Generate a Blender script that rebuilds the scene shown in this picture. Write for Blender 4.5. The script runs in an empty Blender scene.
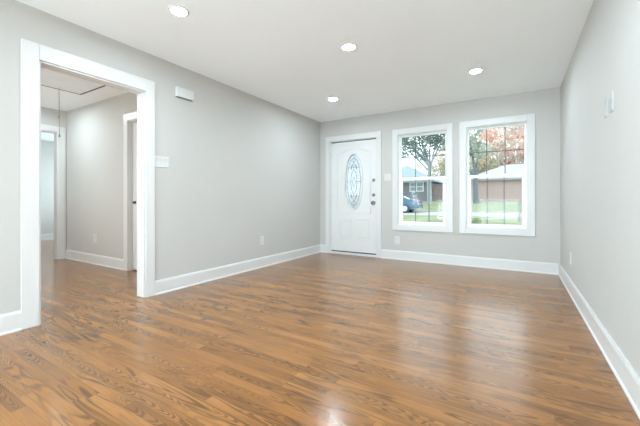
import bpy, bmesh, math, random
from mathutils import Vector, Matrix
R = math.radians
random.seed(7)
sc = bpy.context.scene
COL = sc.collection

# ------------------------------------------------------------------ camera, world, exposure
cam_d = bpy.data.cameras.new('camera'); cam = bpy.data.objects.new('camera', cam_d); COL.objects.link(cam)
cam.location = (3.1604, -5.2179, 0.9576)
cam.rotation_euler = (R(90), 0, R(31.266))
cam_d.sensor_width = 36.0
cam_d.lens = 324.05 / 640 * 36
cam_d.shift_y = -(213 - 201.19) / 640
cam_d.clip_start = 0.05
sc.camera = cam
sc.view_settings.view_transform = 'Standard'
sc.view_settings.look = 'None'
sc.view_settings.gamma = 1
sc.view_settings.exposure = 0.45
sc.view_settings.use_curve_mapping = False
sc.cycles.use_denoising = True
sc.cycles.use_adaptive_sampling = False
sc.cycles.max_bounces = 14
sc.cycles.diffuse_bounces = 8
sc.cycles.transparent_max_bounces = 16
sc.cycles.sample_clamp_indirect = 6.0

SKY = 2.1
DAY = 46.0           # radiance scale of the area lights added at unseen openings (W per square metre of opening)
LAMP = 400.0          # radiance of the recessed lamps' lenses
wd = bpy.data.worlds.new('overcast_sky'); sc.world = wd; wd.use_nodes = True
nt = wd.node_tree; nt.nodes.clear()
wo = nt.nodes.new('ShaderNodeOutputWorld'); bg = nt.nodes.new('ShaderNodeBackground')
tc = nt.nodes.new('ShaderNodeTexCoord'); mp = nt.nodes.new('ShaderNodeMapping'); mp.inputs['Scale'].default_value = (1.5, 1.5, 5)
nz = nt.nodes.new('ShaderNodeTexNoise'); nz.inputs['Scale'].default_value = 2.2; nz.inputs['Detail'].default_value = 5
rp = nt.nodes.new('ShaderNodeValToRGB')
rp.color_ramp.elements[0].position = 0.38; rp.color_ramp.elements[0].color = (0.74, 0.88, 1.0, 1)
rp.color_ramp.elements[1].position = 0.62; rp.color_ramp.elements[1].color = (0.97, 0.99, 1.0, 1)
nt.links.new(tc.outputs['Generated'], mp.inputs['Vector']); nt.links.new(mp.outputs['Vector'], nz.inputs['Vector'])
nt.links.new(nz.outputs['Fac'], rp.inputs['Fac']); nt.links.new(rp.outputs['Color'], bg.inputs['Color'])
bg.inputs['Strength'].default_value = SKY
nt.links.new(bg.outputs['Background'], wo.inputs['Surface'])

def portal(name, loc, rot, sx, sy):
    """sampling portal in a window opening: gives off no light of its own, only guides sky light"""
    l = bpy.data.lights.new(name, 'AREA'); l.shape = 'RECTANGLE'; l.size = sx; l.size_y = sy
    l.cycles.is_portal = True
    o = bpy.data.objects.new(name, l); o.location = loc; o.rotation_euler = rot; COL.objects.link(o)

def daylight(name, loc, rot, sx, sy, k=1.0, col=(0.76, 0.91, 1.0)):
    """area light added at an unseen opening, standing in for soft daylight"""
    l = bpy.data.lights.new(name, 'AREA'); l.shape = 'RECTANGLE'; l.size = sx; l.size_y = sy
    l.energy = DAY * k * sx * sy; l.color = col
    o = bpy.data.objects.new(name, l); o.location = loc; o.rotation_euler = rot; COL.objects.link(o)
daylight('fill_rear', (1.8225, -8.60, 0.55), (R(105), 0, 0), 3.0, 1.0, 1.38)  # fill area light added outside the rear doors to brighten the room
daylight('fill_dining_left', (-0.22, -7.0, 1.0), (0, R(-105), 0), 0.8, 1.8, 1.8)  # added fill light outside the unseen left side window
daylight('fill_dining_right', (3.865, -7.0, 1.0), (0, R(105), 0), 0.8, 1.8, 0.15)  # weaker added fill light at the opposite side window
daylight('daylight_bedroom', (-5.5, -0.84, 1.4), (R(-90), 0, 0), 1.6, 1.4, 0.65)
daylight('fill_hall', (-1.7, -5.36, 1.0), (R(112), 0, 0), 1.8, 0.6, 0.42, (1.0, 0.88, 0.76))  # warm fill light added at the hidden hall end

# ------------------------------------------------------------------ materials
def new_mat(name):
    m = bpy.data.materials.new(name); m.use_nodes = True
    return m, m.node_tree, m.node_tree.nodes['Principled BSDF']

def mat(name, col, rough=0.5, metal=0.0, var=0.0, scale=8.0, bump=0.0, bscale=200.0, spec=0.5):
    m, t, b = new_mat(name)
    b.inputs['Roughness'].default_value = rough; b.inputs['Metallic'].default_value = metal
    b.inputs['Specular IOR Level'].default_value = spec
    b.inputs['Base Color'].default_value = (*col, 1)
    c = t.nodes.new('ShaderNodeTexCoord')
    n = t.nodes.new('ShaderNodeTexNoise'); n.inputs['Scale'].default_value = scale; n.inputs['Detail'].default_value = 4
    t.links.new(c.outputs['Object'], n.inputs['Vector'])
    r = t.nodes.new('ShaderNodeValToRGB')
    lo = tuple(max(0, x * (1 - var)) for x in col); hi = tuple(min(1, x * (1 + var)) for x in col)
    r.color_ramp.elements[0].position = 0.3; r.color_ramp.elements[0].color = (*lo, 1)
    r.color_ramp.elements[1].position = 0.7; r.color_ramp.elements[1].color = (*hi, 1)
    t.links.new(n.outputs['Fac'], r.inputs['Fac']); t.links.new(r.outputs['Color'], b.inputs['Base Color'])
    if bump:
        n2 = t.nodes.new('ShaderNodeTexNoise'); n2.inputs['Scale'].default_value = bscale; n2.inputs['Detail'].default_value = 2
        bp = t.nodes.new('ShaderNodeBump'); bp.inputs['Strength'].default_value = bump; bp.inputs['Distance'].default_value = 0.001
        t.links.new(c.outputs['Object'], n2.inputs['Vector']); t.links.new(n2.outputs['Fac'], bp.inputs['Height'])
        t.links.new(bp.outputs['Normal'], b.inputs['Normal'])
    return m

def emit_mat(name, col, s):
    m = bpy.data.materials.new(name); m.use_nodes = True; t = m.node_tree; t.nodes.clear()
    o = t.nodes.new('ShaderNodeOutputMaterial'); e = t.nodes.new('ShaderNodeEmission')
    e.inputs['Color'].default_value = (*col, 1); e.inputs['Strength'].default_value = s
    t.links.new(e.outputs[0], o.inputs['Surface']); return m

def glass_mat(name, tint=(0.96, 0.985, 0.98)):
    m = bpy.data.materials.new(name); m.use_nodes = True; t = m.node_tree; t.nodes.clear()
    o = t.nodes.new('ShaderNodeOutputMaterial'); x = t.nodes.new('ShaderNodeMixShader')
    x.inputs[0].default_value = 0.006
    tr = t.nodes.new('ShaderNodeBsdfTransparent'); tr.inputs['Color'].default_value = (*tint, 1)
    g = t.nodes.new('ShaderNodeBsdfGlossy'); g.inputs['Roughness'].default_value = 0.05
    t.links.new(tr.outputs[0], x.inputs[1]); t.links.new(g.outputs[0], x.inputs[2])
    t.links.new(x.outputs[0], o.inputs['Surface']); return m

def frosted_mat(name):
    m = bpy.data.materials.new(name); m.use_nodes = True; t = m.node_tree; t.nodes.clear()
    o = t.nodes.new('ShaderNodeOutputMaterial')
    c = t.nodes.new('ShaderNodeTexCoord'); v = t.nodes.new('ShaderNodeTexVoronoi'); v.inputs['Scale'].default_value = 38
    t.links.new(c.outputs['Object'], v.inputs['Vector'])
    r = t.nodes.new('ShaderNodeValToRGB')
    r.color_ramp.elements[0].color = (0.58, 0.64, 0.68, 1); r.color_ramp.elements[1].color = (0.78, 0.81, 0.83, 1)
    r.color_ramp.elements[1].position = 0.75
    t.links.new(v.outputs['Distance'], r.inputs['Fac'])
    tl = t.nodes.new('ShaderNodeBsdfTranslucent'); tr = t.nodes.new('ShaderNodeBsdfTransparent')
    t.links.new(r.outputs['Color'], tl.inputs['Color']); t.links.new(r.outputs['Color'], tr.inputs['Color'])
    x = t.nodes.new('ShaderNodeMixShader'); x.inputs[0].default_value = 0.48
    t.links.new(tl.outputs[0], x.inputs[1]); t.links.new(tr.outputs[0], x.inputs[2])
    g = t.nodes.new('ShaderNodeBsdfGlossy'); g.inputs['Roughness'].default_value = 0.15
    bp = t.nodes.new('ShaderNodeBump'); bp.inputs['Strength'].default_value = 0.4; bp.inputs['Distance'].default_value = 0.003
    t.links.new(v.outputs['Distance'], bp.inputs['Height']); t.links.new(bp.outputs['Normal'], g.inputs['Normal'])
    y = t.nodes.new('ShaderNodeMixShader'); y.inputs[0].default_value = 0.03
    t.links.new(x.outputs[0], y.inputs[1]); t.links.new(g.outputs[0], y.inputs[2])
    t.links.new(y.outputs[0], o.inputs['Surface']); return m

def leaf_mat(name, cols, scale=0.9):
    m = bpy.data.materials.new(name); m.use_nodes = True; t = m.node_tree; t.nodes.clear()
    o = t.nodes.new('ShaderNodeOutputMaterial')
    c = t.nodes.new('ShaderNodeTexCoord'); n = t.nodes.new('ShaderNodeTexNoise'); n.inputs['Scale'].default_value = scale
    n.inputs['Detail'].default_value = 3
    t.links.new(c.outputs['Object'], n.inputs['Vector'])
    r = t.nodes.new('ShaderNodeValToRGB'); e = r.color_ramp.elements
    e[0].position = 0.36; e[0].color = (*cols[0], 1); e[1].position = 0.64; e[1].color = (*cols[-1], 1)
    if len(cols) == 3:
        k = e.new(0.5); k.color = (*cols[1], 1)
    t.links.new(n.outputs['Fac'], r.inputs['Fac'])
    d = t.nodes.new('ShaderNodeBsdfDiffuse'); l = t.nodes.new('ShaderNodeBsdfTranslucent')
    t.links.new(r.outputs['Color'], d.inputs['Color']); t.links.new(r.outputs['Color'], l.inputs['Color'])
    x = t.nodes.new('ShaderNodeMixShader'); x.inputs[0].default_value = 0.4
    t.links.new(d.outputs[0], x.inputs[1]); t.links.new(l.outputs[0], x.inputs[2])
    t.links.new(x.outputs[0], o.inputs['Surface']); return m

def brick_mat(name, c1, c2, mortar):
    m, t, b = new_mat(name); b.inputs['Roughness'].default_value = 0.9
    c = t.nodes.new('ShaderNodeTexCoord'); mpn = t.nodes.new('ShaderNodeMapping'); mpn.inputs['Rotation'].default_value = (R(90), 0, 0)
    k = t.nodes.new('ShaderNodeTexBrick'); k.inputs['Scale'].default_value = 1.0
    k.inputs['Brick Width'].default_value = 0.22; k.inputs['Row Height'].default_value = 0.075; k.inputs['Mortar Size'].default_value = 0.01
    k.inputs['Color1'].default_value = (*c1, 1); k.inputs['Color2'].default_value = (*c2, 1); k.inputs['Mortar'].default_value = (*mortar, 1)
    t.links.new(c.outputs['Object'], mpn.inputs['Vector']); t.links.new(mpn.outputs['Vector'], k.inputs['Vector'])
    t.links.new(k.outputs['Color'], b.inputs['Base Color']); return m

def floor_mat():
    m, t, b = new_mat('oak_strip_floor'); N = t.nodes.new; LK = t.links.new
    def math_(op, a, bb=None):
        n = N('ShaderNodeMath'); n.operation = op
        for i, x in enumerate((a, bb)):
            if x is None: continue
            if isinstance(x, (int, float)): n.inputs[i].default_value = x
            else: LK(x, n.inputs[i])
        return n.outputs[0]
    def comb(x, y, z=0.0):
        n = N('ShaderNodeCombineXYZ')
        for i, v in enumerate((x, y, z)):
            if isinstance(v, (int, float)): n.inputs[i].default_value = v
            else: LK(v, n.inputs[i])
        return n.outputs[0]
    def ramp(f, stops):
        n = N('ShaderNodeValToRGB'); e = n.color_ramp.elements
        while len(e) < len(stops): e.new(0.5)
        for i, (p, c) in enumerate(stops):
            e[i].position = p; e[i].color = (*c, 1) if len(c) == 3 else c
        LK(f, n.inputs['Fac']); return n.outputs['Color']
    def mix(fac, a, bb, mode='MIX'):
        n = N('ShaderNodeMix'); n.data_type = 'RGBA'; n.blend_type = mode
        if isinstance(fac, (int, float)): n.inputs[0].default_value = fac
        else: LK(fac, n.inputs[0])
        for i, v in ((6, a), (7, bb)):
            if isinstance(v, tuple): n.inputs[i].default_value = (*v, 1)
            else: LK(v, n.inputs[i])
        return n.outputs[2]
    def noise(vec, scale, detail=2, rough=0.5, dist=0.0):
        n = N('ShaderNodeTexNoise'); n.inputs['Scale'].default_value = scale; n.inputs['Detail'].default_value = detail
        n.inputs['Roughness'].default_value = rough; n.inputs['Distortion'].default_value = dist
        LK(vec, n.inputs['Vector']); return n.outputs['Fac']
    tcn = N('ShaderNodeTexCoord'); sp = N('ShaderNodeSeparateXYZ'); LK(tcn.outputs['Object'], sp.inputs[0])
    X, Y = sp.outputs[0], sp.outputs[1]
    PW, PL = 0.0572, 0.95
    yr = math_('DIVIDE', Y, PW); row = math_('FLOOR', yr); fy = math_('FRACT', yr)
    w1 = N('ShaderNodeTexWhiteNoise'); w1.noise_dimensions = '1D'; LK(row, w1.inputs['W'])
    xs = math_('ADD', X, math_('MULTIPLY', w1.outputs['Value'], 9.0))
    xr = math_('DIVIDE', xs, PL); cell = math_('FLOOR', xr); fx = math_('FRACT', xr)
    w2 = N('ShaderNodeTexWhiteNoise'); w2.noise_dimensions = '2D'; LK(comb(row, cell), w2.inputs['Vector'])
    s2 = N('ShaderNodeSeparateColor'); LK(w2.outputs['Color'], s2.inputs[0])
    sa, sb_, sc_ = s2.outputs[0], s2.outputs[1], s2.outputs[2]
    # cathedral grain = contour lines of a stretched smooth field, offset per board
    gx = math_('ADD', math_('MULTIPLY', X, 1.5), math_('MULTIPLY', sa, 37.0))
    gy = math_('ADD', math_('MULTIPLY', Y, 13.0), math_('MULTIPLY', sb_, 23.0))
    fld = noise(comb(gx, gy, math_('MULTIPLY', sc_, 11.0)), 1.0, 1.2, 0.4, 0.25)
    v = math_('SUBTRACT', math_('SUBTRACT', fy, 0.5), math_('MULTIPLY', math_('SUBTRACT', sb_, 0.5), 0.5))
    v2 = math_('MULTIPLY', math_('MULTIPLY', v, v), math_('SUBTRACT', math_('MULTIPLY', math_('GREATER_THAN', sa, 0.5), 26.0), 13.0))
    wob = math_('MULTIPLY', noise(comb(math_('MULTIPLY', X, 5.0), math_('MULTIPLY', Y, 22.0), sa), 1.0, 2), 4.5)
    ph = math_('ADD', math_('ADD', math_('MULTIPLY', X, 15.0), v2), wob)
    arcs = ramp(math_('FRACT', ph), [(0.0, (0, 0, 0)), (0.38, (0.05, 0.05, 0.05)), (0.70, (1, 1, 1)), (0.88, (0.75, 0.75, 0.75)), (1.0, (0, 0, 0))])
    agate = ramp(noise(comb(math_('MULTIPLY', X, 1.1), math_('MULTIPLY', sc_, 31.0), math_('MULTIPLY', sa, 17.0)), 1.0, 1), [(0.46, (0, 0, 0)), (0.57, (1, 1, 1))])
    arcs = mix(1.0, arcs, agate, 'MULTIPLY')
    ln = math_('SINE', math_('MULTIPLY', fld, 52.0))
    lines = ramp(math_('ADD', math_('MULTIPLY', ln, 0.5), 0.5), [(0.0, (1, 1, 1)), (0.22, (0.6, 0.6, 0.6)), (0.5, (0, 0, 0)), (1.0, (0, 0, 0))])
    gate = ramp(noise(comb(math_('MULTIPLY', X, 1.3), math_('MULTIPLY', Y, 5.0), sa), 1.0, 2), [(0.42, (0.12, 0.12, 0.12)), (0.62, (1, 1, 1))])
    lines = mix(1.0, lines, gate, 'MULTIPLY')
    lines = mix(1.0, lines, arcs, 'LIGHTEN')
    # pores
    pores = noise(comb(math_('MULTIPLY', X, 5.0), math_('MULTIPLY', Y, 210.0), sa), 1.0, 3, 0.6)
    poresc = ramp(pores, [(0.40, (0, 0, 0)), (0.62, (1, 1, 1))])
    board = ramp(sc_, [(0.0, (0.262, 0.106, 0.027)), (0.35, (0.315, 0.134, 0.036)), (0.7, (0.345, 0.151, 0.043)), (1.0, (0.378, 0.172, 0.052))])
    col = mix(math_('MULTIPLY', poresc, 0.35), board, (0.165, 0.064, 0.017))
    col = mix(math_('MULTIPLY', lines, 0.82), col, (0.085, 0.034, 0.011))
    blot = ramp(noise(comb(math_('MULTIPLY', X, 1.0), math_('MULTIPLY', Y, 2.4)), 1.5, 4, 0.6), [(0.50, (0, 0, 0)), (0.72, (1, 1, 1))])
    col = mix(math_('MULTIPLY', blot, 0.42), col, (0.12, 0.062, 0.032))
    e1 = math_('LESS_THAN', math_('MINIMUM', fy, math_('SUBTRACT', 1.0, fy)), 0.014)
    e2 = math_('LESS_THAN', math_('MINIMUM', fx, math_('SUBTRACT', 1.0, fx)), 0.0010)
    seam = math_('MAXIMUM', e1, e2)
    col = mix(math_('MULTIPLY', seam, 0.55), col, (0.10, 0.045, 0.02))
    LK(col, b.inputs['Base Color'])
    rr = N('ShaderNodeMapRange'); rr.inputs[3].default_value = 0.17; rr.inputs[4].default_value = 0.27
    LK(noise(comb(math_('MULTIPLY', X, 2.0), math_('MULTIPLY', Y, 6.0)), 2.0, 3), rr.inputs[0]); LK(rr.outputs[0], b.inputs['Roughness'])
    b.inputs['Specular IOR Level'].default_value = 0.26
    b.inputs['Coat Weight'].default_value = 0.36; b.inputs['Coat Roughness'].default_value = 0.20
    cup = noise(comb(math_('MULTIPLY', X, 2.2), math_('MULTIPLY', Y, 9.0)), 1.0, 2)
    hgt = math_('SUBTRACT', math_('MULTIPLY', cup, 1.2), math_('MULTIPLY', math_('ADD', seam, math_('MULTIPLY', lines, 0.06)), 0.28))
    bp = N('ShaderNodeBump'); bp.inputs['Strength'].default_value = 0.30; bp.inputs['Distance'].default_value = 0.0016
    LK(hgt, bp.inputs['Height']); LK(bp.outputs['Normal'], b.inputs['Normal']); LK(bp.outputs['Normal'], b.inputs['Coat Normal'])
    return m

M = {}
M['wall'] = mat('warm_gray_wall_paint', (0.520, 0.503, 0.478), 0.75, var=0.012, scale=1.5, bump=0.25, bscale=260)
M['ceiling'] = mat('ceiling_paint', (0.905, 0.94, 0.97), 0.9, var=0.01, scale=1.2, bump=0.25, bscale=180)
M['trim'] = mat('white_trim_paint', (0.660, 0.646, 0.636), 0.35, var=0.012, scale=3)
M['door'] = mat('white_door_paint', (0.70, 0.688, 0.678), 0.4, var=0.012, scale=3)
M['vinyl'] = mat('white_vinyl', (0.90, 0.93, 0.96), 0.35, var=0.01)
M['plastic'] = mat('white_plastic', (0.62, 0.62, 0.615), 0.35, var=0.01)
M['plastic_gray'] = mat('light_gray_plastic', (0.44, 0.445, 0.44), 0.4, var=0.01)
M['grille'] = mat('gray_grille', (0.30, 0.30, 0.30), 0.6)
M['slot'] = mat('dark_slot', (0.08, 0.08, 0.08), 0.6)
M['muntin'] = mat('gray_grid_bar', (0.13, 0.155, 0.155), 0.5, var=0.03)
M['glass'] = glass_mat('window_glass')
M['frost'] = frosted_mat('leaded_door_glass')
M['lead'] = mat('lead_came', (0.20, 0.225, 0.25), 0.45, metal=0.5, var=0.1)
M['nickel'] = mat('dark_satin_nickel', (0.22, 0.21, 0.20), 0.32, metal=0.9, var=0.05)
M['bronze'] = mat('dark_bronze', (0.06, 0.055, 0.05), 0.35, metal=0.8, var=0.05)
M['steel'] = mat('hinge_steel', (0.55, 0.55, 0.54), 0.4, metal=0.8, var=0.05)
M['rubber'] = mat('weatherstrip', (0.06, 0.06, 0.06), 0.8, var=0.1)
M['floor'] = floor_mat()
M["lens"] = emit_mat("lamp_lens", (0.74, 0.905, 1.0), LAMP)
M['lens_added'] = emit_mat('added_lamp_lens', (0.80, 0.93, 1.0), LAMP * 0.9)  # lens of the unseen lamps added behind the viewer
M['cord'] = mat('hatch_cord', (0.32, 0.24, 0.20), 0.9, var=0.1)
M['void'] = mat('hatch_edge_wood', (0.13, 0.085, 0.06), 0.9, var=0.1)
M['hatch'] = mat('hatch_panel_paint', (0.84, 0.88, 0.92), 0.85, var=0.04, scale=3)
M['lawn'] = mat('lawn_grass', (0.245, 0.275, 0.170), 0.95, var=0.28, scale=0.9, spec=0.1)
M['street'] = mat('street_concrete', (0.40, 0.40, 0.395), 0.9, var=0.08, scale=0.6, spec=0.2)
M['curb'] = mat('curb_concrete', (0.40, 0.40, 0.39), 0.9, var=0.08, scale=2)
M['car'] = mat('blue_car_paint', (0.045, 0.12, 0.18), 0.2, var=0.04)
M['carglass'] = mat('car_glass', (0.10, 0.17, 0.21), 0.08, var=0.05)
M['tyre'] = mat('tyre_rubber', (0.035, 0.04, 0.042), 0.8, var=0.1)
M['alloy'] = mat('wheel_alloy', (0.55, 0.57, 0.6), 0.4, metal=0.4, var=0.05)
M['tail'] = mat('tail_light_plastic', (0.42, 0.13, 0.16), 0.3, var=0.08)
M['brick_pink'] = brick_mat('pink_brick', (0.52, 0.36, 0.33), (0.45, 0.31, 0.29), (0.50, 0.46, 0.44))
M['brick_gray'] = brick_mat('gray_brick', (0.19, 0.19, 0.215), (0.155, 0.155, 0.175), (0.24, 0.24, 0.25))
M['roof_blue'] = mat('bluish_shingle', (0.28, 0.36, 0.41), 0.9, var=0.12, scale=3)
M['roof_pale'] = mat('pale_shingle', (0.42, 0.415, 0.42), 0.9, var=0.10, scale=3)
M['fascia'] = mat('eave_board', (0.30, 0.31, 0.33), 0.7, var=0.05)
M['white_ext'] = mat('exterior_white', (0.78, 0.79, 0.79), 0.6, var=0.03)
M['dark_glass'] = mat('house_window_glass', (0.18, 0.25, 0.27), 0.1, var=0.1)
M['fence'] = mat('fence_wood', (0.27, 0.215, 0.21), 0.9, var=0.18, scale=2)
M['bark'] = mat('tree_bark', (0.32, 0.345, 0.355), 0.95, var=0.2, scale=4)
M['bark_dark'] = mat('dark_bark', (0.15, 0.185, 0.20), 0.95, var=0.2, scale=4)
M['leaf_dark'] = leaf_mat('dark_green_leaves', [(0.16, 0.235, 0.21), (0.23, 0.31, 0.275), (0.33, 0.40, 0.36)])
M['leaf_pink'] = leaf_mat('autumn_leaves', [(0.52, 0.57, 0.50), (0.80, 0.66, 0.58), (0.88, 0.58, 0.50)], 0.55)
M['leaf_mid'] = leaf_mat('mid_green_leaves', [(0.28, 0.37, 0.33), (0.40, 0.47, 0.40), (0.58, 0.56, 0.46)])
M['leaf_yellow'] = leaf_mat('yellowish_leaves', [(0.40, 0.45, 0.34), (0.62, 0.57, 0.44), (0.74, 0.62, 0.50)])
M['leaf_bush'] = leaf_mat('bush_leaves', [(0.36, 0.44, 0.25), (0.50, 0.55, 0.34)], 3)

# ------------------------------------------------------------------ mesh helpers
def box(bm, x0, x1, y0, y1, z0, z1, mi=None):
    v = [bm.verts.new(p) for p in ((x0, y0, z0), (x1, y0, z0), (x1, y1, z0), (x0, y1, z0), (x0, y0, z1), (x1, y0, z1), (x1, y1, z1), (x0, y1, z1))]
    for q in ((3, 2, 1, 0), (4, 5, 6, 7), (0, 1, 5, 4), (1, 2, 6, 5), (2, 3, 7, 6), (3, 0, 4, 7)):
        bm.faces.new([v[i] for i in q])

def lathe(bm, prof, n=28, axis='Z', org=(0, 0, 0), cap=True):
    """prof = [(r, h)] turned about axis through org"""
    def P(r, h, a):
        c, s = r * math.cos(a), r * math.sin(a)
        p = {'Z': (c, s, h), 'Y': (c, h, s), 'X': (h, c, s)}[axis]
        return (p[0] + org[0], p[1] + org[1], p[2] + org[2])
    rings = [[bm.verts.new(P(r, h, 2 * math.pi * i / n)) for i in range(n)] for r, h in prof]
    for a, b in zip(rings, rings[1:]):
        for i in range(n):
            bm.faces.new((a[i], a[(i + 1) % n], b[(i + 1) % n], b[i]))
    if cap:
        if prof[0][0] > 1e-6: bm.faces.new(rings[0][::-1])
        if prof[-1][0] > 1e-6: bm.faces.new(rings[-1])
    return rings

def tube(bm, pts, radii, n=8, closed=False):
    pts = [Vector(p) for p in pts]
    if isinstance(radii, (int, float)): radii = [radii] * len(pts)
    rings = []; up = Vector((0.13, 0.31, 0.94)).normalized()
    for i, p in enumerate(pts):
        if closed: d = pts[(i + 1) % len(pts)] - pts[i - 1]
        else: d = pts[min(i + 1, len(pts) - 1)] - pts[max(i - 1, 0)]
        d.normalize()
        ref = up if abs(d.dot(up)) < 0.9 else Vector((1, 0, 0))
        a = d.cross(ref).normalized(); b = d.cross(a).normalized()
        rings.append([bm.verts.new(p + radii[i] * (math.cos(2 * math.pi * k / n) * a + math.sin(2 * math.pi * k / n) * b)) for k in range(n)])
    m = len(rings)
    for i in range(m if closed else m - 1):
        a, b = rings[i], rings[(i + 1) % m]
        for k in range(n): bm.faces.new((a[k], a[(k + 1) % n], b[(k + 1) % n], b[k]))
    if not closed:
        bm.faces.new(rings[0][::-1]); bm.faces.new(rings[-1])

def prism(bm, pts, a, b, axis):
    """polygon pts (2-D) extruded from a to b along axis"""
    def P(u, v, h): return {'X': (h, u, v), 'Y': (u, h, v), 'Z': (u, v, h)}[axis]
    A = [bm.verts.new(P(u, v, a)) for u, v in pts]; B = [bm.verts.new(P(u, v, b)) for u, v in pts]
    bm.faces.new(A); bm.faces.new(B[::-1])
    n = len(pts)
    for i in range(n): bm.faces.new((A[i], B[i], B[(i + 1) % n], A[(i + 1) % n]))

ORG = {}
def obj(name, bm, m, parent=None, bevel=0.0, smooth=False, local=False, seg=2):
    """one mesh object; with a parent, world-built vertices are moved into the parent's frame"""
    bmesh.ops.recalc_face_normals(bm, faces=bm.faces[:])
    me = bpy.data.meshes.new(name); o = bpy.data.objects.new(name, me)
    off = Vector((0, 0, 0))
    if parent is not None:
        o.parent = parent
        off = ORG.get(parent.name, Vector((0, 0, 0)))
        if not local and off.length: bmesh.ops.translate(bm, verts=bm.verts[:], vec=-off)
    ORG[o.name] = off
    bm.to_mesh(me); bm.free()
    me.materials.append(m if not isinstance(m, str) else M[m])
    if smooth:
        for p in me.polygons: p.use_smooth = True
        try: me.set_sharp_from_angle(angle=R(35))
        except Exception: pass
    COL.objects.link(o)
    if bevel:
        b = o.modifiers.new('bevel', 'BEVEL'); b.width = bevel; b.segments = seg; b.limit_method = 'ANGLE'; b.angle_limit = R(40)
    return o

def B(*boxes):
    bm = bmesh.new()
    for b in boxes: box(bm, *b)
    return bm

def tag(o, label=None, cat=None, group=None, kind=None):
    for k, v in (('label', label), ('category', cat), ('group', group), ('kind', kind)):
        if v: o[k] = v
    return o

def thing(name, label, cat, loc=(0, 0, 0), rotz=0.0, group=None, kind=None, local=False):
    o = bpy.data.objects.new(name, None); o.empty_display_size = 0.1; COL.objects.link(o)
    o.location = loc; o.rotation_euler = (0, 0, rotz)
    ORG[o.name] = Vector((0, 0, 0)) if local else Vector(loc)
    return tag(o, label, cat, group, kind)

def copy_tree(o, parent=None):
    c = o.copy(); COL.objects.link(c); c.parent = parent
    ORG[c.name] = ORG.get(o.name, Vector((0, 0, 0)))
    for ch in list(o.children): copy_tree(ch, c)
    return c

def struct(name, bm, m, label, cat, **k):
    return tag(obj(name, bm, m, **k), label, cat, None, 'structure')

def wall_boxes(axis, a0, a1, t0, t1, z0, z1, holes):
    """boxes of a wall running along axis from a0 to a1, t0..t1 thick, around holes (b0, b1, zb, zt)"""
    bm = bmesh.new()
    def put(u0, u1, w0, w1):
        if u1 - u0 < 1e-5 or w1 - w0 < 1e-5: return
        if axis == 'X': box(bm, u0, u1, t0, t1, w0, w1)
        else: box(bm, t0, t1, u0, u1, w0, w1)
    u = a0
    for b0, b1, zb, zt in sorted(holes):
        put(u, b0, z0, z1); put(b0, b1, z0, zb); put(b0, b1, zt, z1); u = b1
    put(u, a1, z0, z1)
    return bm

# ------------------------------------------------------------------ room shell
W, H, HH = 3.645, 2.44, 2.46
REAR = -8.4
OY0, OY1, OZ = -4.205, -3.365, 2.05            # cased opening in the left wall
DX0, DX1, DZ = 0.205, 1.122, 2.052             # front door
WL, WR = (1.492, 2.248), (2.520, 3.283)        # windows
WZ0, WZ1 = 0.575, 2.045
DW = (-7.9, -6.1)                              # added side windows, unseen far behind the viewer
BT = 0.16                                      # back wall thickness

struct('floor', B((-7.2, W + 0.12, REAR - 0.14, 0.16, -0.10, 0)), 'floor', 'glossy oak strip floor running through living room and hall', 'floor')
struct('ceiling_main', B((-0.12, W + 0.12, REAR - 0.14, BT, H, H + 0.14)), 'ceiling', 'flat white ceiling over the living room', 'ceiling')
struct('wall_back', wall_boxes('X', -0.12, W + 0.12, 0, BT, 0, H, [(DX0, DX1, 0, DZ), (*WL, WZ0, WZ1), (*WR, WZ0, WZ1)]), 'wall',
       'gray end wall with the front door and two windows', 'wall')
struct('wall_left', wall_boxes('Y', REAR, 0, -0.12, 0, 0, H, [(OY0, OY1, 0, OZ), (*DW, 0.6, 2.1)]), 'wall', 'long light gray left wall with the cased hall opening', 'wall')
struct('wall_right', wall_boxes('Y', REAR, 0, W, W + 0.12, 0, H, [(*DW, 0.6, 2.1)]), 'wall', 'long blank light gray wall at the right', 'wall')
RDX = (0.3225, 3.3225)                             # added glazed door pair in the rear wall, unseen behind the viewer
struct('wall_rear', wall_boxes('X', -0.12, W + 0.12, REAR - 0.14, REAR, 0, H, [(*RDX, 0.0, 2.25)]), 'wall', 'gray wall at the far rear behind the viewer', 'wall')

# hall behind the cased opening, and the room beyond it
HX, HY = -3.30, -2.775
FY0, FY1, FZ = -3.665, -2.895, 2.09            # doorway in the hall's far wall
BX0, BX1, BZ = -1.405, -0.64, 2.06             # white closed door in the hall's right wall
hat = (-2.105, -0.75, -3.745, -3.055)          # attic hatch opening
cbm = bmesh.new()
for b in ((HX - 0.12, hat[0], -5.3, HY + 0.12), (hat[1], -0.12, -5.3, HY + 0.12), (hat[0], hat[1], -5.3, hat[2]), (hat[0], hat[1], hat[3], HY + 0.12)):
    box(cbm, b[0], b[1], b[2], b[3], HH, HH + 0.14)
struct('ceiling_hall', cbm, 'ceiling', 'white hall ceiling around the attic hatch', 'ceiling')
struct('wall_hall_right', wall_boxes('X', HX - 0.12, -0.12, HY, HY + 0.12, 0, HH, [(BX0, BX1, 0, BZ)]), 'wall', 'beige gray hall wall with closed white door seen through the opening', 'wall')
struct('wall_hall_end', wall_boxes('Y', -6.3, HY, HX - 0.12, HX, 0, HH, [(FY0, FY1, 0, FZ)]), 'wall', 'hall end wall with a cased doorway to a bright room', 'wall')
struct('wall_hall_left', wall_boxes('X', HX, -0.12, -5.3, -5.18, 0, HH, [(-2.6, -0.8, 0.7, 2.1)]), 'wall', 'hall wall hidden behind the left jamb', 'wall')
struct('ceiling_bedroom', B((-7.2, HX - 0.12, -6.3, -0.9, HH, HH + 0.14)), 'ceiling', 'white ceiling of the bright room past the hall', 'ceiling')
struct('wall_bedroom_far', B((-6.92, -6.80, -6.3, -0.9, 0, HH)), 'wall', 'pale far wall of the bright room past the hall', 'wall')
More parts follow.
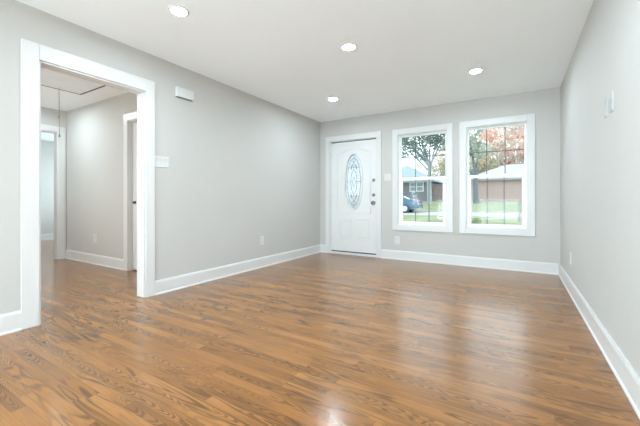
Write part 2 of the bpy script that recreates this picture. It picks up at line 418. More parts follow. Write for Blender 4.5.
BW = (-6.3, -4.7, 0.7, 2.1)
struct('wall_bedroom_left', wall_boxes('X', -6.8, HX - 0.12, -6.3, -6.18, 0, HH, []), 'wall', 'left wall of the bright room, out of sight', 'wall')
struct('wall_bedroom_right', wall_boxes('X', -6.8, HX - 0.12, -1.02, -0.9, 0, HH, [BW]), 'wall', 'window wall of the bright room, out of sight', 'wall')
struct('wall_bedroom_near', B((HX - 0.12, HX, HY + 0.12, -0.9, 0, HH)), 'wall', 'near wall of the bright room beside the hall doorway', 'wall')

# baseboards
BH, BB = 0.145, 0.016
def base(name, axis, a0, a1, face, sgn, label):
    bm = bmesh.new()
    f1 = face + sgn * BB; f2 = face + sgn * 0.010; f3 = face + sgn * 0.028
    p = [(face, 0), (f1, 0), (f1, BH - 0.018), (f2, BH), (face, BH)]
    prism(bm, p, a0, a1, 'Y' if axis == 'Y' else 'X')
    q = [(f1, 0), (f3 - sgn * 0.004, 0), (f3 - sgn * 0.004, 0.010), (f1, 0.018)]
    prism(bm, q, a0, a1, 'Y' if axis == 'Y' else 'X')
    return struct(name, bm, 'trim', label, 'baseboard')
base('baseboard_left', 'Y', OY1 + 0.092, 0, 0, 1, 'tall white baseboard along the left wall past the opening')
base('baseboard_left_near', 'Y', REAR, OY0 - 0.107, 0, 1, 'short white baseboard left of the cased opening')
base('baseboard_right', 'Y', REAR, 0, W, -1, 'tall white baseboard along the right wall')
base('baseboard_back', 'X', DX1 + 0.088, W - BB, 0, -1, 'tall white baseboard under the two windows')
base('baseboard_back_corner', 'X', 0.0, DX0 - 0.085, 0, -1, 'stub of white baseboard between corner and front door')
base('baseboard_hall', 'X', HX, BX0 - 0.098, HY, -1, 'white baseboard along the hall wall')
base('baseboard_bedroom', 'Y', -6.18, -1.02, -6.80, 1, 'white baseboard in the bright room past the hall')

# casings
def casing(name, axis, a0, a1, z1, face, sgn, w0, w1, wt, label, jamb=None, z0=None, wb=0.0, th=0.017):
    """flat boards round an opening a0..a1; jamb = (t0, t1) lining depth"""
    bm = bmesh.new()
    lo, hi = sorted((face, face + sgn * th))
    zb = 0 if z0 is None else z0 - wb
    bs = [(a0 - w0, a0, zb, z1 + wt), (a1, a1 + w1, zb, z1 + wt), (a0, a1, z1, z1 + wt)]
    if z0 is not None: bs.append((a0, a1, z0 - wb, z0))
    for u0, u1, v0, v1 in bs:
        if axis == 'X': box(bm, u0, u1, lo, hi, v0, v1)
        else: box(bm, lo, hi, u0, u1, v0, v1)
    if jamb:
        j = 0.014
        zz = 0 if z0 is None else z0
        for u0, u1, v0, v1 in ((a0, a0 + j, zz, z1), (a1 - j, a1, zz, z1), (a0, a1, z1 - j, z1)) + (((a0, a1, z0, z0 + j),) if z0 is not None else ()):
            if axis == 'X': box(bm, u0, u1, jamb[0], jamb[1], v0, v1)
            else: box(bm, jamb[0], jamb[1], u0, u1, v0, v1)
    return struct(name, bm, 'trim', label, 'trim', bevel=0.0025)
casing('trim_1', 'Y', OY0, OY1, OZ, 0, 1, 0.107, 0.092, 0.120, 'wide white casing and jamb of the opening into the hall', jamb=(-0.122, 0.002))
casing('trim_2', 'Y', OY0, OY1, OZ, -0.12, -1, 0.1, 0.1, 0.1, 'white casing on the hall side of the opening')
casing('trim_3', 'X', DX0, DX1, DZ, 0, -1, 0.083, 0.085, 0.092, 'white casing around the front door', jamb=(0.0, BT))
casing('trim_4', 'Y', FY0, FY1, FZ, HX, 1, 0.1, 0.1, 0.092, 'white casing of the doorway at the end of the hall', jamb=(HX - 0.122, HX + 0.002))
casing('trim_5', 'X', BX0, BX1, BZ, HY, -1, 0.098, 0.098, 0.098, 'white casing of the closed door in the hall', jamb=(HY, HY + 0.12))

# ------------------------------------------------------------------ windows
def window(name, x0, x1, label):
    root = thing(name, label, 'window', ((x0 + x1) / 2, 0.02, WZ0), kind='structure')
    # interior casing, picture-framed
    bm = bmesh.new(); c = 0.090
    for b in ((x0 - c, x0, WZ0 - c, WZ1 + c), (x1, x1 + c, WZ0 - c, WZ1 + c), (x0, x1, WZ1, WZ1 + c), (x0, x1, WZ0 - c, WZ0)):
        box(bm, b[0], b[1], -0.019, 0.0, b[2], b[3])
    obj('casing', bm, 'trim', root, bevel=0.003)
    bm = bmesh.new(); j = 0.012
    for b in ((x0, x0 + j, WZ0, WZ1), (x1 - j, x1, WZ0, WZ1), (x0, x1, WZ1 - j, WZ1), (x0, x1, WZ0, WZ0 + j)):
        box(bm, b[0], b[1], 0.0, 0.016, b[2], b[3])
    obj('jamb', bm, 'trim', root)
    # vinyl main frame
    bm = bmesh.new(); f = 0.016
    for b in ((x0, x0 + f, WZ0, WZ1), (x1 - f, x1, WZ0, WZ1), (x0, x1, WZ1 - f, WZ1), (x0, x1, WZ0, WZ0 + f)):
        box(bm, b[0], b[1], 0.016, 0.13, b[2], b[3])
    obj('window_frame', bm, 'vinyl', root, bevel=0.002)
    mz = 1.308
    def sash(nm, a0, a1, z0, z1, y0, y1, st, rt, rb, horiz):
        bm = bmesh.new()
        for b in ((a0, a0 + st, z0, z1), (a1 - st, a1, z0, z1), (a0 + st, a1 - st, z1 - rt, z1), (a0 + st, a1 - st, z0, z0 + rb)):
            box(bm, b[0], b[1], y0, y1, b[2], b[3])
        s = obj(nm, bm, 'vinyl', root, bevel=0.003)
        g0, g1, gz0, gz1 = a0 + st, a1 - st, z0 + rb, z1 - rt
        ym = (y0 + y1) / 2
        obj('pane', B((g0 - 0.004, g1 + 0.004, ym - 0.010, ym - 0.006, gz0 - 0.004, gz1 + 0.004)), 'glass', s)
        mw = 0.0065
        for k in (1, 2):
            xm = g0 + (g1 - g0) * k / 3
            obj('grid_bar', B((xm - mw, xm + mw, ym - 0.002, ym + 0.005, gz0, gz1)), 'muntin', s)
        if horiz:
            zm = (gz0 + gz1) / 2
            obj('grid_bar', B((g0, g1, ym - 0.002, ym + 0.005, zm - mw, zm + mw)), 'muntin', s)
    sash('upper_sash', x0 + f, x1 - f, mz - 0.005, WZ1 - f, 0.074, 0.106, 0.016, 0.018, 0.040, True)
    sash('lower_sash', x0 + f, x1 - f, WZ0 + f, mz + 0.035, 0.036, 0.068, 0.046, 0.045, 0.034, False)
    bm = B(((x0 + x1) / 2 - 0.03, (x0 + x1) / 2 + 0.03, 0.040, 0.064, mz + 0.034, mz + 0.046))
    obj('sash_lock', bm, 'plastic', root, bevel=0.003)
    portal('sky_portal', ((x0 + x1) / 2, 0.158, (WZ0 + WZ1) / 2), (R(-90), 0, 0), x1 - x0, WZ1 - WZ0)
window('window_1', *WL, 'white double hung window beside the front door, car seen outside')
window('window_2', *WR, 'white double hung window nearest the right wall, autumn tree outside')

# ------------------------------------------------------------------ front door
def ellipse(cx, cz, a, b, n=48): return [(cx + a * math.cos(2 * math.pi * i / n), cz + b * math.sin(2 * math.pi * i / n)) for i in range(n)]
def ring_y(bm, cx, cz, prof, n=56):
    """oval ring: prof = [(a, b, y)]"""
    rs = [[bm.verts.new((x, y, z)) for x, z in ellipse(cx, cz, a, b, n)] for a, b, y in prof]
    for p, q in zip(rs, rs[1:]):
        for i in range(n): bm.faces.new((p[i], p[(i + 1) % n], q[(i + 1) % n], q[i]))

S0, S1, SZ0, SZ1 = DX0 + 0.016, DX1 - 0.016, 0.056, 2.026
SY0, SY1 = 0.030, 0.074
fd = thing('door_1', 'white front door with oval leaded glass, closed', 'door', ((S0 + S1) / 2, 0.05, 0.0), kind='structure')
OCX, OCZ, OA, OB = 0.672, 1.304, 0.164, 0.492
bm = bmesh.new()
# slab with an oval hole: front and back faces bridged from the oval to the rectangle
def slab_face(y):
    n = 56; el = [bm.verts.new((x, y, z)) for x, z in ellipse(OCX, OCZ, OA, OB, n)]
    rc = []
    for i in range(n):
        a = 2 * math.pi * i / n; c, s = math.cos(a), math.sin(a)
        hx = (S1 - OCX) if c > 0 else (OCX - S0); hz = (SZ1 - OCZ) if s > 0 else (OCZ - SZ0)
        # square-angle mapping keeps corners
        t = 1 / max(abs(c), abs(s)); rc.append(bm.verts.new((OCX + hx * c * t, y, OCZ + hz * s * t)))
    for i in range(n):
        bm.faces.new((el[i], el[(i + 1) % n], rc[(i + 1) % n], rc[i]))
    return el, rc
e0, r0 = slab_face(SY0); e1, r1 = slab_face(SY1)
for i in range(56):
    k = (i + 1) % 56
    bm.faces.new((e0[i], e1[i], e1[k], e0[k])); bm.faces.new((r0[i], r0[k], r1[k], r1[i]))
slab = obj('door_slab', bm, 'door', fd)
# oval frame
bm = bmesh.new()
ring_y(bm, OCX, OCZ, [(OA + 0.022, OB + 0.022, SY0 + 0.001), (OA + 0.020, OB + 0.020, SY0 - 0.008), (OA + 0.011, OB + 0.011, SY0 - 0.014), (OA + 0.002, OB + 0.002, SY0 - 0.012), (OA - 0.008, OB - 0.008, SY0 + 0.010), (OA - 0.008, OB - 0.008, SY0 + 0.022)])
obj('oval_frame', bm, 'trim', fd, smooth=True)
bm = bmesh.new()
a_ = [bm.verts.new((x, SY0 + 0.016, z)) for x, z in ellipse(OCX, OCZ, OA, OB)]; b_ = [bm.verts.new((x, SY0 + 0.022, z)) for x, z in ellipse(OCX, OCZ, OA, OB)]
bm.faces.new(a_); bm.faces.new(b_[::-1])
for i in range(48): bm.faces.new((a_[i], a_[(i + 1) % 48], b_[(i + 1) % 48], b_[i]))
gl = obj('oval_glass', bm, 'frost', fd)
bm = bmesh.new(); yy = SY0 + 0.014
def ln(pts, r=0.0042, closed=False): tube(bm, [(x, yy, z) for x, z in pts], r, 6, closed)
ln(ellipse(OCX, OCZ, OA * 0.78, OB * 0.86, 40), 0.0038, True)
ln(ellipse(OCX, OCZ, OA * 0.36, OB * 0.42, 32), 0.0038, True)
for s in (-1, 1):
    ln([(OCX, OCZ + s * OB * 0.42), (OCX, OCZ + s * OB * 0.98)])
    ln([(OCX - OA * 0.70, OCZ + s * OB * 0.52), (OCX + OA * 0.70, OCZ + s * OB * 0.52)])
    ln([(OCX + s * OA * 0.36, OCZ), (OCX + s * OA * 0.98, OCZ)])
    for q in (-1, 1):   # scrolls
        pts = []
        for i in range(15):
            a = i / 14 * math.pi * 1.5
            r = 0.052 * (1 - i / 20)
            pts.append((OCX + q * (0.050 + r * 0.6 * math.cos(a + 1.2)), OCZ + s * (0.255 + r * 1.7 * math.sin(a - 0.6))))
        ln(pts, 0.004)
        ln([(OCX, OCZ + s * 0.33), (OCX + q * 0.045, OCZ + s * 0.385), (OCX, OCZ + s * 0.44)], 0.004)
ln([(OCX - 0.035, OCZ), (OCX, OCZ + 0.09), (OCX + 0.035, OCZ), (OCX, OCZ - 0.09)], 0.0038, True)
obj('lead_lines', bm, 'lead', fd)
# embossed mouldings: arched upper panel outline and two lower raised panels
bm = bmesh.new()
u0, u1, zb, zs, za = 0.345, 1.000, 0.745, 1.800, 1.895
pts = [(u0, zb), (u0, 1.3), (u0, zs)] + [(u0 + (u1 - u0) * i / 12, zs + (za - zs) * math.sin(math.pi * i / 12)) for i in range(1, 12)] + [(u1, zs), (u1, 1.3), (u1, zb)]
for off, r in ((0, 0.007),):
    tube(bm, [(x, SY0 - 0.001, z) for x, z in pts], r, 8, True)
obj('arched_moulding', bm, 'door', fd, smooth=True)
for (p0, p1) in ((0.375, 0.640), (0.705, 0.970)):
    bm = bmesh.new(); q0, q1 = 0.275, 0.640
    def rect(i, y): return [bm.verts.new(v) for v in ((p0 + i, y, q0 + i), (p1 - i, y, q0 + i), (p1 - i, y, q1 - i), (p0 + i, y, q1 - i))]
    L_ = [rect(0, SY0 + 0.001), rect(0.010, SY0 - 0.009), rect(0.022, SY0 - 0.003), rect(0.040, SY0 - 0.003), rect(0.060, SY0 - 0.010)]
    for a, b in zip(L_, L_[1:]):
        for i in range(4): bm.faces.new((a[i], a[(i + 1) % 4], b[(i + 1) % 4], b[i]))
    bm.faces.new(L_[-1]); bm.faces.new(L_[0][::-1])
    obj('raised_panel', bm, 'door', fd)
# hardware
def turned(name, x, z, prof, m, parent, y=SY0):
    bm = bmesh.new(); lathe(bm, [(r, y - h) for r, h in prof], 24, 'Y', (x, 0, z)); return obj(name, bm, m, parent, smooth=True)
for z in (1.320, 1.064):
    d = turned('deadbolt', 1.056, z, [(0.028, 0), (0.028, 0.006), (0.024, 0.014), (0.019, 0.016), (0.0, 0.016)], 'nickel', fd)
    obj('thumb_turn', B((1.051, 1.061, SY0 - 0.034, SY0 - 0.014, z - 0.016, z + 0.016)), 'nickel', d, bevel=0.003)
turned('door_knob', 1.056, 0.930, [(0.034, 0), (0.034, 0.006), (0.016, 0.010), (0.013, 0.03), (0.024, 0.036), (0.032, 0.048), (0.032, 0.058), (0.022, 0.068), (0.0, 0.070)], 'nickel', fd)
for z in (0.28, 1.05, 1.80):
    bm = bmesh.new(); lathe(bm, [(0.007, z - 0.045), (0.007, z + 0.045)], 12, 'Z', (S0 - 0.003, SY0 - 0.006, 0)); obj('hinge', bm, 'steel', fd, smooth=True)
obj('threshold', B((DX0 + 0.014, DX1 - 0.014, 0.0, BT, 0.0, 0.034)), 'trim', fd, bevel=0.004)
obj('bottom_sweep', B((S0, S1, SY0 + 0.004, SY1, 0.034, 0.056)), 'rubber', fd)
bm = B((S0 - 0.002, S1 + 0.002, SY0 + 0.010, SY1, SZ1, DZ - 0.014))
obj('weatherstrip', bm, 'rubber', fd)
box_ = B((DX0 + 0.014, DX0 + 0.030, SY1, SY1 + 0.03, 0.034, DZ - 0.014), (DX1 - 0.030, DX1 - 0.014, SY1, SY1 + 0.03, 0.034, DZ - 0.014), (DX0 + 0.03, DX1 - 0.03, SY1, SY1 + 0.03, DZ - 0.03, DZ - 0.014))
obj('door_stop', box_, 'trim', fd)

# hall closet door (closed, white)
hd = thing('door_2', 'white closed door with dark knob in the hall, half hidden by jamb', 'door', ((BX0 + BX1) / 2, HY + 0.09, 0), kind='structure')
hs0, hs1 = BX0 + 0.017, BX1 - 0.017
hy = HY + 0.050
obj('door_slab', B((hs0, hs1, hy, hy + 0.036, 0.014, BZ - 0.017)), 'door', hd, bevel=0.002)
for (a, b) in ((0.22, 0.78), (0.92, 1.88)):
    for (p0, p1) in ((hs0 + 0.11, (hs0 + hs1) / 2 - 0.045), ((hs0 + hs1) / 2 + 0.045, hs1 - 0.11)):
        obj('raised_panel', B((p0, p1, hy - 0.006, hy + 0.004, a, b)), 'door', hd, bevel=0.005)
kn = turned('door_knob', hs0 + 0.062, 0.94, [(0.022, 0), (0.022, 0.004), (0.010, 0.007), (0.009, 0.016), (0.016, 0.022), (0.018, 0.030), (0.010, 0.036), (0.0, 0.037)], 'bronze', hd, y=hy)
obj('door_stop', B((BX0 + 0.014, BX0 + 0.026, hy + 0.036, hy + 0.055, 0, BZ - 0.014), (BX1 - 0.026, BX1 - 0.014, hy + 0.036, hy + 0.055, 0, BZ - 0.014), (BX0 + 0.026, BX1 - 0.026, hy + 0.036, hy + 0.055, BZ - 0.026, BZ - 0.014)), 'trim', hd)
struct('wall_closet', B((BX0 - 0.3, BX1 + 0.3, HY + 0.5, HY + 0.56, 0, HH), (BX0 - 0.36, BX0 - 0.3, HY + 0.12, HY + 0.56, 0, HH), (BX1 + 0.3, BX1 + 0.36, HY + 0.12, HY + 0.56, 0, HH), (BX0 - 0.36, BX1 + 0.36, HY + 0.12, HY + 0.56, HH, HH + 0.08)), 'wall', 'closet walls behind the hall door, out of sight', 'wall')

# glazed rear doors added behind the viewer to admit fill light
rd = thing('added_door_3', 'added pair of glazed doors in the rear wall, unseen behind the viewer', 'door', ((RDX[0] + RDX[1]) / 2, REAR - 0.07, 0), kind='structure')
xm = (RDX[0] + RDX[1]) / 2
for a, b in ((RDX[0], xm), (xm, RDX[1])):
    fbm = B((a, a + 0.09, REAR - 0.09, REAR - 0.05, 0, 2.25), (b - 0.09, b, REAR - 0.09, REAR - 0.05, 0, 2.25), (a + 0.09, b - 0.09, REAR - 0.09, REAR - 0.05, 0, 0.2), (a + 0.09, b - 0.09, REAR - 0.09, REAR - 0.05, 2.15, 2.25))
    lf = obj('door_leaf', fbm, 'door', rd, bevel=0.003)
    obj('pane', B((a + 0.086, b - 0.086, REAR - 0.073, REAR - 0.067, 0.196, 2.154)), 'glass', lf)
bw = thing('window_3', 'window of the bright room past the hall, out of sight', 'window', ((BW[0] + BW[1]) / 2, -0.96, BW[2]), kind='structure')
bm = bmesh.new()
for b in ((BW[0], BW[0] + 0.05, BW[2], BW[3]), (BW[1] - 0.05, BW[1], BW[2], BW[3]), (BW[0], BW[1], BW[3] - 0.05, BW[3]), (BW[0], BW[1], BW[2], BW[2] + 0.05), (BW[0], BW[1], 1.38, 1.43)):
    box(bm, b[0], b[1], -0.99, -0.94, b[2], b[3])
obj('window_frame', bm, 'vinyl', bw)
obj('pane', B((BW[0] + 0.045, BW[1] - 0.045, -0.963, -0.957, BW[2] + 0.045, BW[3] - 0.045)), 'glass', bw)

for nm, x, lab in (('added_window_4', -0.06, 'added window in the left wall, unseen far behind the viewer'), ('added_window_5', W + 0.06, 'added window in the right wall, unseen far behind the viewer')):  # side windows added to let in fill light
    sw = thing(nm, lab, 'window', (x, -7.0, 0.6), kind='structure')
    bm = bmesh.new()
    for b in ((DW[0], DW[0] + 0.05, 0.6, 2.1), (DW[1] - 0.05, DW[1], 0.6, 2.1), (DW[0], DW[1], 2.05, 2.1), (DW[0], DW[1], 0.6, 0.65), (DW[0], DW[1], 1.32, 1.37)):
        box(bm, x - 0.03, x + 0.03, b[0], b[1], b[2], b[3])
    obj('window_frame', bm, 'vinyl', sw)
    obj('pane', B((x - 0.003, x + 0.003, DW[0] + 0.045, DW[1] - 0.045, 0.645, 2.055)), 'glass', sw)

sw = thing('added_window_6', 'added window, unseen at the hidden end of the hall', 'window', (-1.7, -5.24, 0.7), kind='structure')  # window added so fill light reaches the hall
bm = bmesh.new()
for b in ((-2.6, -2.55, 0.7, 2.1), (-0.85, -0.8, 0.7, 2.1), (-2.6, -0.8, 2.05, 2.1), (-2.6, -0.8, 0.7, 0.75), (-2.6, -0.8, 1.38, 1.43)):
    box(bm, b[0], b[1], -5.27, -5.21, b[2], b[3])
obj('window_frame', bm, 'vinyl', sw)
obj('pane', B((-2.555, -0.845, -5.243, -5.237, 0.745, 2.055)), 'glass', sw)

# ------------------------------------------------------------------ recessed ceiling lights
def make_light():
    root = thing('recessed_light', 'lamp', 'ceiling light', (0, 0, 0), local=True)
    bm = bmesh.new()
    lathe(bm, [(0.056, 0.0), (0.060, -0.006), (0.074, -0.004), (0.078, 0.0)], 36, cap=False)
    obj('trim_ring', bm, 'trim', root, smooth=True, local=True)
    bm = bmesh.new(); lathe(bm, [(0.0, -0.0035), (0.0565, -0.0035), (0.057, -0.0005), (0.0, -0.0005)], 36)
    obj('lens', bm, 'lens', root, local=True)
    return root
lamps = [(0.91, -3.63, H, 'lit recessed ceiling light nearest the cased opening, at the photo\'s upper left', 'recessed ceiling lights in the living room'),
         (1.78, -2.41, H, 'lit recessed ceiling light in the middle of the living room ceiling', 'recessed ceiling lights in the living room'),
         (2.76, -1.145, H, 'lit recessed ceiling light in front of the two windows, at right', 'recessed ceiling lights in the living room'),
         (0.882, -1.10, H, 'lit recessed ceiling light nearest the front door corner', 'recessed ceiling lights in the living room'),
         (2.76, -3.63, H, 'lit recessed ceiling light above the viewer near the right wall', 'recessed ceiling lights in the living room'),
         (1.83, -6.6, H, 'added lit recessed ceiling light, unseen behind the viewer in the middle', 'recessed ceiling lights added behind the viewer'),  # this and the next two: unseen lamps added to brighten the room
         (2.90, -7.2, H, 'added lit recessed ceiling light, unseen behind the viewer on the right', 'recessed ceiling lights added behind the viewer'),
         (0.91, -7.6, H, 'added lit recessed ceiling light, unseen in the far rear left corner', 'recessed ceiling lights added behind the viewer'),
         (-2.60, -3.43, HH, 'lit recessed light in the hall ceiling beside the attic hatch', None),
         (-0.60, -4.35, HH, 'added lit recessed light in the hall ceiling, unseen behind the left casing', None)]  # unseen lamp added to light the hall door and its jamb
l0 = make_light()
for i, (x, y, z, lab, grp) in enumerate(lamps):
    o = l0 if i == 0 else copy_tree(l0)
    o.location = (x, y, z)
    if 'group' in o and not grp: del o['group']
    tag(o, lab, 'ceiling light', grp)
    if y < -5:
        for k in o.children:
            if k.name.startswith('lens'): k.data = k.data.copy(); k.data.materials[0] = M['lens_added']

# ------------------------------------------------------------------ wall plates (local frame: plate in XZ, faces -Y)
def plate_bm(w, h):
    bm = bmesh.new(); t = 0.006
    b0 = [(-w / 2, 0, -h / 2), (w / 2, 0, -h / 2), (w / 2, 0, h / 2), (-w / 2, 0, h / 2)]
    i = 0.004
    b1 = [(-w / 2 + i, -t, -h / 2 + i), (w / 2 - i, -t, -h / 2 + i), (w / 2 - i, -t, h / 2 - i), (-w / 2 + i, -t, h / 2 - i)]
    A = [bm.verts.new(p) for p in b0]; Bv = [bm.verts.new(p) for p in b1]
    bm.faces.new(A); bm.faces.new(Bv)
    for k in range(4): bm.faces.new((A[k], A[(k + 1) % 4], Bv[(k + 1) % 4], Bv[k]))
    return bm
def make_outlet():
    r = thing('wall_outlet', 'outlet', 'outlet', local=True)
    obj('cover_plate', plate_bm(0.082, 0.128), 'plastic', r, local=True)
    for z in (0.024, -0.024):
        bm = bmesh.new(); pts = []
        for i in range(20):
            a = 2 * math.pi * i / 20
            pts.append((0.017 * math.cos(a), z + max(-0.0135, min(0.0135, 0.017 * math.sin(a)))))
        prism(bm, pts, -0.0085, -0.005, 'Y')
        k = obj('receptacle', bm, 'plastic', r, local=True)
        for sx in (-0.0062, 0.0062): obj('slot', B((sx - 0.0012, sx + 0.0012, -0.009, -0.008, z - 0.001, z + 0.008)), 'slot', k, local=True)
        bm = bmesh.new(); lathe(bm, [(0.0022, -0.009), (0.0022, -0.008)], 10, 'Y', (0, 0, z - 0.007)); obj('slot', bm, 'slot', k, local=True)
    bm = bmesh.new(); lathe(bm, [(0.0028, -0.0072), (0.0028, -0.005)], 10, 'Y'); obj('screw', bm, 'steel', r, local=True)
    return r
def make_switch(n, rocker=True, pm='plastic'):
    r = thing('switch_plate', 'switch', 'light switch', local=True)
    w = 0.025 + 0.046 * n
    obj('cover_plate', plate_bm(w, 0.118), pm, r, local=True)
    for i in range(n):
        x = (i - (n - 1) / 2) * 0.046
        if rocker:
            bm = bmesh.new()
            prism(bm, [(-0.005, -0.033), (-0.0075, -0.033), (-0.0065, 0.0), (-0.0105, 0.033), (-0.005, 0.033)], x - 0.0165, x + 0.0165, 'X')
            obj('rocker', bm, pm, r, local=True)
        else:
            obj('toggle_collar', B((x - 0.005, x + 0.005, -0.0075, -0.005, -0.012, 0.012)), pm, r, local=True)
            bm = bmesh.new(); prism(bm, [(-0.006, -0.005), (-0.020, 0.006), (-0.020, 0.013), (-0.006, 0.006)], x - 0.0035, x + 0.0035, 'X')
            obj('toggle', bm, pm, r, local=True)
    return r
LFT, RGT = R(90), R(-90)         # facing +X on the left wall, -X on the right wall
outs = [((0.0, -1.635, 0.388), LFT, 'white duplex outlet on the left wall above the baseboard'),
        ((1.478, 0.0, 0.312), 0, 'white duplex outlet below the window nearest the front door'),
        ((W, -0.955, 0.358), RGT, 'white duplex outlet low on the right wall near the window corner'),
        ((-2.33, HY, 0.388), 0, 'white duplex outlet on the hall wall seen through the opening')]
o0 = make_outlet()
for i, (loc, rz, lab) in enumerate(outs):
    o = o0 if i == 0 else copy_tree(o0)
    o.location = loc; o.rotation_euler = (0, 0, rz); tag(o, lab, 'outlet', 'duplex outlets low on the walls')
s3 = make_switch(3); s3.location = (0.0, -3.190, 1.366); s3.rotation_euler = (0, 0, LFT)
tag(s3, 'wide white three gang switch plate beside the cased opening', 'light switch')
s2 = make_switch(2, False); s2.location = (1.317, 0, 1.358)
tag(s2, 'white two gang switch plate between front door and window', 'light switch')
s1 = make_switch(1, True, 'plastic_gray'); s1.location = (W, -2.53, 1.548); s1.rotation_euler = (0, 0, RGT)
tag(s1, 'white single switch plate on right wall, the one nearer the windows', 'light switch', 'pair of switch plates on the right wall')
s1b = copy_tree(s1); s1b.location = (W, -2.668, 1.548)
tag(s1b, 'white single switch plate on right wall, the one nearer the camera', 'light switch', 'pair of switch plates on the right wall')

# door chime box high on the left wall
ch = thing('door_chime', 'white rectangular door chime box high on the left wall', 'door chime', (0, -2.928, 2.14))
y0, y1, z0, z1 = -3.032, -2.824, 2.086, 2.196
obj('back_plate', B((0.0, 0.006, y0 + 0.006, y1 - 0.006, z0 + 0.004, z1 - 0.004)), 'grille', ch)
bm = bmesh.new()
box(bm, 0.030, 0.037, y0, y1, z0 + 0.006, z1); box(bm, 0.0, 0.032, y0, y0 + 0.006, z0 + 0.006, z1); box(bm, 0.0, 0.032, y1 - 0.006, y1, z0 + 0.006, z1); box(bm, 0.0, 0.032, y0 + 0.005, y1 - 0.005, z1 - 0.006, z1)
obj('cover', bm, 'plastic', ch, bevel=0.003)
obj('bottom_grille', B(*[(0.004, 0.030, y0 + 0.012 + k * 0.020, y0 + 0.018 + k * 0.020, z0 + 0.008, z0 + 0.014) for k in range(10)]), 'grille', ch)

# attic hatch in the hall ceiling with pull cord
ha = thing('attic_hatch', 'white pull down attic hatch in the hall ceiling with hanging cord', 'attic hatch', ((hat[0] + hat[1]) / 2, (hat[2] + hat[3]) / 2, HH))
g = 0.024
hp = obj('hatch_panel', B((hat[0] + g, hat[1] - g, hat[2] + g, hat[3] - g, HH, HH + 0.018)), 'hatch', ha)
bm = bmesh.new()
for b in ((hat[0], hat[0] + 0.020, hat[2], hat[3]), (hat[1] - 0.020, hat[1], hat[2], hat[3]), (hat[0], hat[1], hat[2], hat[2] + 0.020), (hat[0], hat[1], hat[3] - 0.020, hat[3])):
    box(bm, *b, HH - 0.001, HH + 0.14)
obj('hatch_box', bm, 'void', ha)
obj('hatch_cover', B((hat[0] - 0.02, hat[1] + 0.02, hat[2] - 0.02, hat[3] + 0.02, HH + 0.14, HH + 0.16)), 'void', ha)
bm = bmesh.new(); tube(bm, [(-2.0, -3.35, HH), (-2.001, -3.349, 2.2), (-2.0, -3.346, 2.0), (-2.0, -3.346, 1.84)], 0.0032, 6)
c = obj('pull_cord', bm, 'cord', ha)
bm = bmesh.new(); lathe(bm, [(0.0, 1.80), (0.010, 1.803), (0.012, 1.82), (0.007, 1.84), (0.003, 1.846)], 12, 'Z', (-2.0, -3.346, 0)); obj('cord_knob', bm, 'cord', c, smooth=True)
bm = bmesh.new(); tube(bm, [(-2.0, -3.349, 2.105), (-2.008, -3.35, 2.085), (-2.013, -3.35, 2.05)], 0.005, 6); obj('knot', bm, 'cord', c)

# ------------------------------------------------------------------ outdoors
PROF = [(-16, -0.40), (REAR - 0.2, -0.16), (0.2, -0.16), (4, -0.22), (12, -0.14), (15.2, -0.05), (22.4, 0.07), (22.6, 0.13), (33, 0.60), (42, 0.95), (60, 1.2), (95, 1.6)]
def gz(y):
    for (a, za_), (b, zb_) in zip(PROF, PROF[1:]):
        if a <= y <= b: return za_ + (zb_ - za_) * (y - a) / (b - a)
    return PROF[-1][1]
bm = bmesh.new()
def strip(ys, x0, x1, dz=0.0, n=1):
    prev = None
    for y in ys:
        r = [bm.verts.new((x, y, gz(y) + dz)) for x in (x0, x1)]
        if prev: bm.faces.new((prev[0], prev[1], r[1], r[0]))
        prev = r
strip([0.2, 2, 4, 8, 12, 15.2, 17.8], -40, 40); strip([22.6, 26, 29, 33, 37, 42, 50, 60, 95], -60, 50)
struct('ground_lawn', bm, 'lawn', 'pale green lawns on both sides of the street outside', 'lawn')
bm = bmesh.new(); strip([-16, -12, REAR - 0.2], -20, 20)
struct('ground_patio', bm, 'street', 'pale paved patio behind the house, out of sight', 'patio')
bm = bmesh.new(); strip([17.8, 19, 22.4], -60, 50)
struct('ground_street', bm, 'street', 'pale concrete street running past the windows', 'street')
bm = bmesh.new()
box(bm, -60, 50, 22.4, 22.6, 0.0, 0.14)
struct('trim_curb', bm, 'curb', 'gray curb along the far side of the street', 'curb')

def leaf_blob(bm, cx, cy, cz, rx, ry, rz, n, size, rng):
    for _ in range(int(n * 1.7)):
        while True:
            p = Vector((rng.uniform(-1, 1), rng.uniform(-1, 1), rng.uniform(-1, 1)))
            if 0.15 < p.length < 1: break
        p = p * (0.75 + 0.25 / max(p.length, .3)) if p.length > .5 else p
        c = Vector((cx + p.x * rx, cy + p.y * ry, cz + p.z * rz))
        a = Vector((rng.gauss(0, 1), rng.gauss(0, 1), rng.gauss(0, 1))).normalized()
        b = a.cross(Vector((rng.gauss(0, 1), rng.gauss(0, 1), rng.gauss(0, 1)))).normalized()
        s = size * rng.uniform(0.6, 1.3)
        v = [bm.verts.new(c + s * q) for q in (a, 0.45 * b, -a, -0.45 * b)]
        bm.faces.new(v)

